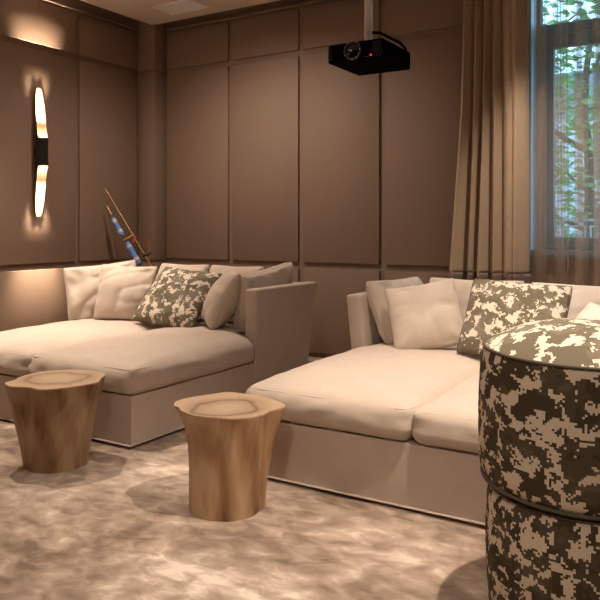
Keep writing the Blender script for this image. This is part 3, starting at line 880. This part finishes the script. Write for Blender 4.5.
staff_tube('knot', [along(1.10, -0.065), along(1.10, -0.01), along(1.11, 0.02)], [0.010, 0.019, 0.012], 'dark')
kp = along(1.115, -0.055)
staff_tube('upright_pin', [kp+Vector((0, 0, -0.16)), kp, kp+Vector((0, 0, 0.13))], [0.006, 0.010, 0.003], 'gold')

# ------------------------------------------------------------------ outside the window
struct(box_obj('ground', (-30, YB+0.3, -0.5), (30, 60, -0.35), 'lawn'))
def tree(label, x, y, h, cr, n, mat, seed, trunk=0.12):
    rnd = random.Random(seed)
    o = thing('garden_tree', label, 'tree', (x, y, -0.36))
    bm = bmesh.new()
    pts = [(0.12*noise.noise(Vector((seed, k*0.7, 0))), 0.1*noise.noise(Vector((seed, k*0.7, 4))), h*0.8*k/8) for k in range(9)]
    add_tube(bm, pts, [trunk*(1-0.08*k) for k in range(9)], 10)
    for b in range(7):
        k = 3+b*5//7; a = rnd.random()*2*PI; p = Vector(pts[k]); L = cr*0.75
        add_tube(bm, [p, p+Vector((math.cos(a)*L*0.5, math.sin(a)*L*0.5, L*0.25)), p+Vector((math.cos(a)*L, math.sin(a)*L, L*0.6))], [trunk*0.4, trunk*0.25, trunk*0.1], 6)
    link_mesh('trunk', bm, 'bark', o)
    bm = bmesh.new()
    for k in range(n):
        while True:
            q = Vector((rnd.uniform(-1, 1), rnd.uniform(-1, 1), rnd.uniform(-1, 1)))
            if q.length < 1 and noise.noise(q*2.6+Vector((seed, 0, 0))) > -0.12: break
        c = Vector((q.x*cr, q.y*cr, h*0.62+q.z*h*0.42))
        s = rnd.uniform(0.05, 0.11); m = Matrix.Rotation(rnd.random()*6.3, 4, 'Z') @ Matrix.Rotation(rnd.uniform(-1.2, 1.2), 4, 'X')
        vs = [bm.verts.new(c+(m @ Vector(p))*s) for p in ((-1, 0, 0), (-0.2, 0.5, 0.12), (1, 0, 0), (-0.2, -0.5, 0.12))]
        bm.faces.new(vs)
    link_mesh('foliage', bm, mat, o, sharp=None)
tree('bright green tree with thin trunk outside the window, nearest the railing', -1.62, 9.6, 5.0, 0.95, 1500, 'leaf', 3, 0.09)
tree('blue-green tree outside the window, at the upper left of the panes', -3.6, 14.0, 7.0, 1.5, 700, 'leaf2', 8)
tree('broad green tree outside the window, farthest right', -0.2, 13.0, 7.5, 1.9, 2300, 'leaf', 15, 0.14)
b = thing('neighbouring_house', 'pale blue-grey house with slate roof beyond the garden trees', 'building', (-3.5, 24, -0.36))
box_obj('wall', (-6, 0, 0), (6, 5, 5.2), 'facade', b)
bm = bmesh.new(); add_hex(bm, [Vector(p) for p in ((-6.3, -0.3, 5.2), (6.3, -0.3, 5.2), (6.3, 5.3, 5.2), (-6.3, 5.3, 5.2), (-5, 2.4, 7.0), (5, 2.4, 7.0), (5, 2.6, 7.0), (-5, 2.6, 7.0))]); link_mesh('roof', bm, 'roofm', b)
for x in (-4.4, -2.4, -0.4, 1.6, 3.6):
    for z in (0.9, 3.1):
        box_obj('window', (x, -0.04, z), (x+0.9, 0.02, z+1.3), 'frame', b)
f = thing('garden_railing', 'pale metal railing with square meander pattern outside the window', 'railing', (-3.6, 8.0, -0.36))
bm = bmesh.new()
def rb(x0, x1, z0, z1): add_box(bm, ((x0+x1)/2, 0, (z0+z1)/2), (x1-x0, 0.02, z1-z0))
rb(0, 5, 1.62, 1.65); rb(0, 5, 1.30, 1.32); rb(0, 5, 0.1, 0.13)
link_mesh('rail', bm, 'iron', f)
bm = bmesh.new()
for k in range(22):
    x = 0.02+k*0.225; u = 0.016
    rb(x, x+u, 1.32, 1.56); rb(x, x+0.17, 1.56, 1.56+u); rb(x+0.17, x+0.17+u, 1.38, 1.56+u); rb(x+0.06, x+0.17, 1.38, 1.38+u); rb(x+0.06, x+0.06+u, 1.38, 1.50); rb(x+0.06, x+0.12, 1.50, 1.50+u)
link_mesh('meander_pattern', bm, 'iron', f)
for k in range(40):
    bm = bmesh.new(); rb(0.06+k*0.125, 0.076+k*0.125, 0.0, 1.30); link_mesh('baluster', bm, 'iron', f)

# ------------------------------------------------------------------ light
W = bpy.data.worlds.new('sky'); scene.world = W; W.use_nodes = True
nt = W.node_tree; nt.nodes.clear()
wo = nt.nodes.new('ShaderNodeOutputWorld'); bg = nt.nodes.new('ShaderNodeBackground')
sk = nt.nodes.new('ShaderNodeTexSky'); sk.sky_type = 'HOSEK_WILKIE'; sk.turbidity = 4; sk.sun_direction = Vector((0.4, -0.5, 0.7)).normalized()
mx = N(nt, 'ShaderNodeMix', data_type='RGBA'); mx.inputs[0].default_value = 0.6; mx.inputs[7].default_value = (0.55, 0.80, 1.0, 1)
nt.links.new(sk.outputs[0], mx.inputs[6]); nt.links.new(mx.outputs[2], bg.inputs[0]); bg.inputs[1].default_value = 6.5
nt.links.new(bg.outputs[0], wo.inputs[0])

WARM = (1.0, 0.83, 0.67)
def spot(loc, target, power, angle=70, blend=0.8, rad=0.05, col=WARM):
    l = bpy.data.lights.new('spot_or_fill', 'SPOT'); l.energy = power; l.spot_size = R(angle); l.spot_blend = blend
    l.shadow_soft_size = rad; l.color = col
    o = bpy.data.objects.new('spot_or_fill', l); COL.objects.link(o); o.location = loc
    o.rotation_euler = (Vector(target)-Vector(loc)).to_track_quat('-Z', 'Y').to_euler()
    return o
ZL = ZC-0.03
spot((-0.33, 2.48, ZL), (-0.45, 2.5, 0), 480, 82, 0.6, 0.03)
spot((-3.75, 2.55, ZL), (-3.6, 2.4, 0), 330, 64, 0.9, 0.03)
spot((-4.25, 3.35, ZL), (-4.3, 3.9, 0), 340, 52, 1.0)
spot((-4.65, 2.9, ZL), (-5.0, 3.3, 0.5), 180, 66, 0.9)
spot((-3.75, 4.3, ZL), (-3.7, 4.7, 0), 190, 150, 1.0)
spot((-1.15, 3.4, ZL), (-1.15, 3.6, 0), 150, 52, 0.7)
spot((-1.1, 4.85, ZL), (-1.1, 5.25, 0), 260, 66, 1.0)
spot((-0.9, 0.9, ZL), (-1.1, 1.8, 0), 60, 110, 1.0, 0.3)  # added soft fill from the camera side
spot((-0.3, -0.7, ZL), (-1.2, 2.8, 0.3), 270, 58, 1.0, 0.15)  # added front fill to brighten the sofa fronts
spot((-4.2, 0.9, ZL), (-3.6, 2.4, 0.4), 60, 172, 1.0, 0.3)  # added very wide fill for the pole and the left side
def point(loc, power, rad=0.02, col=WARM):
    l = bpy.data.lights.new('bulb_light', 'POINT'); l.energy = power; l.shadow_soft_size = rad; l.color = col
    o = bpy.data.objects.new('bulb_light', l); COL.objects.link(o); o.location = loc
LAMP = (1.0, 0.78, 0.57)
for sg in (1, -1):
    z0 = 1.87+sg*0.18
    spot((XL+TH+cx+0.015, 4.245, z0), (XL+TH+cx-0.10, 4.245, z0+sg*1), 620, 42, 1.0, 0.03, LAMP)
    point((XL+TH+cx+0.01, 4.245, 1.87+sg*0.14), 2.2, 0.012, LAMP)
# added upward fill from the left wall to brighten the ceiling, no fixture behind it
spot((XL+0.12, 1.90, 2.05), (XL+0.3, 1.95, 3.3), 120, 150, 1.0, 0.03, LAMP)

# ------------------------------------------------------------------ camera
cam = bpy.data.cameras.new('camera'); co = bpy.data.objects.new('camera', cam); COL.objects.link(co)
cam.sensor_width = 36; cam.lens = 36*715/600; cam.shift_y = -73/600; cam.clip_start = 0.05; cam.clip_end = 200
co.location = (0, 0, 1.2)
co.rotation_euler = (R(90), 0, math.atan2(0.5225, 0.8526))
scene.camera = co
scene.view_settings.view_transform = 'Standard'; scene.view_settings.look = 'None'
scene.view_settings.exposure = 0.0; scene.view_settings.gamma = 1; scene.view_settings.use_curve_mapping = False
scene.cycles.use_denoising = True
scene.cycles.sample_clamp_indirect = 4
scene.cycles.transparent_max_bounces = 32
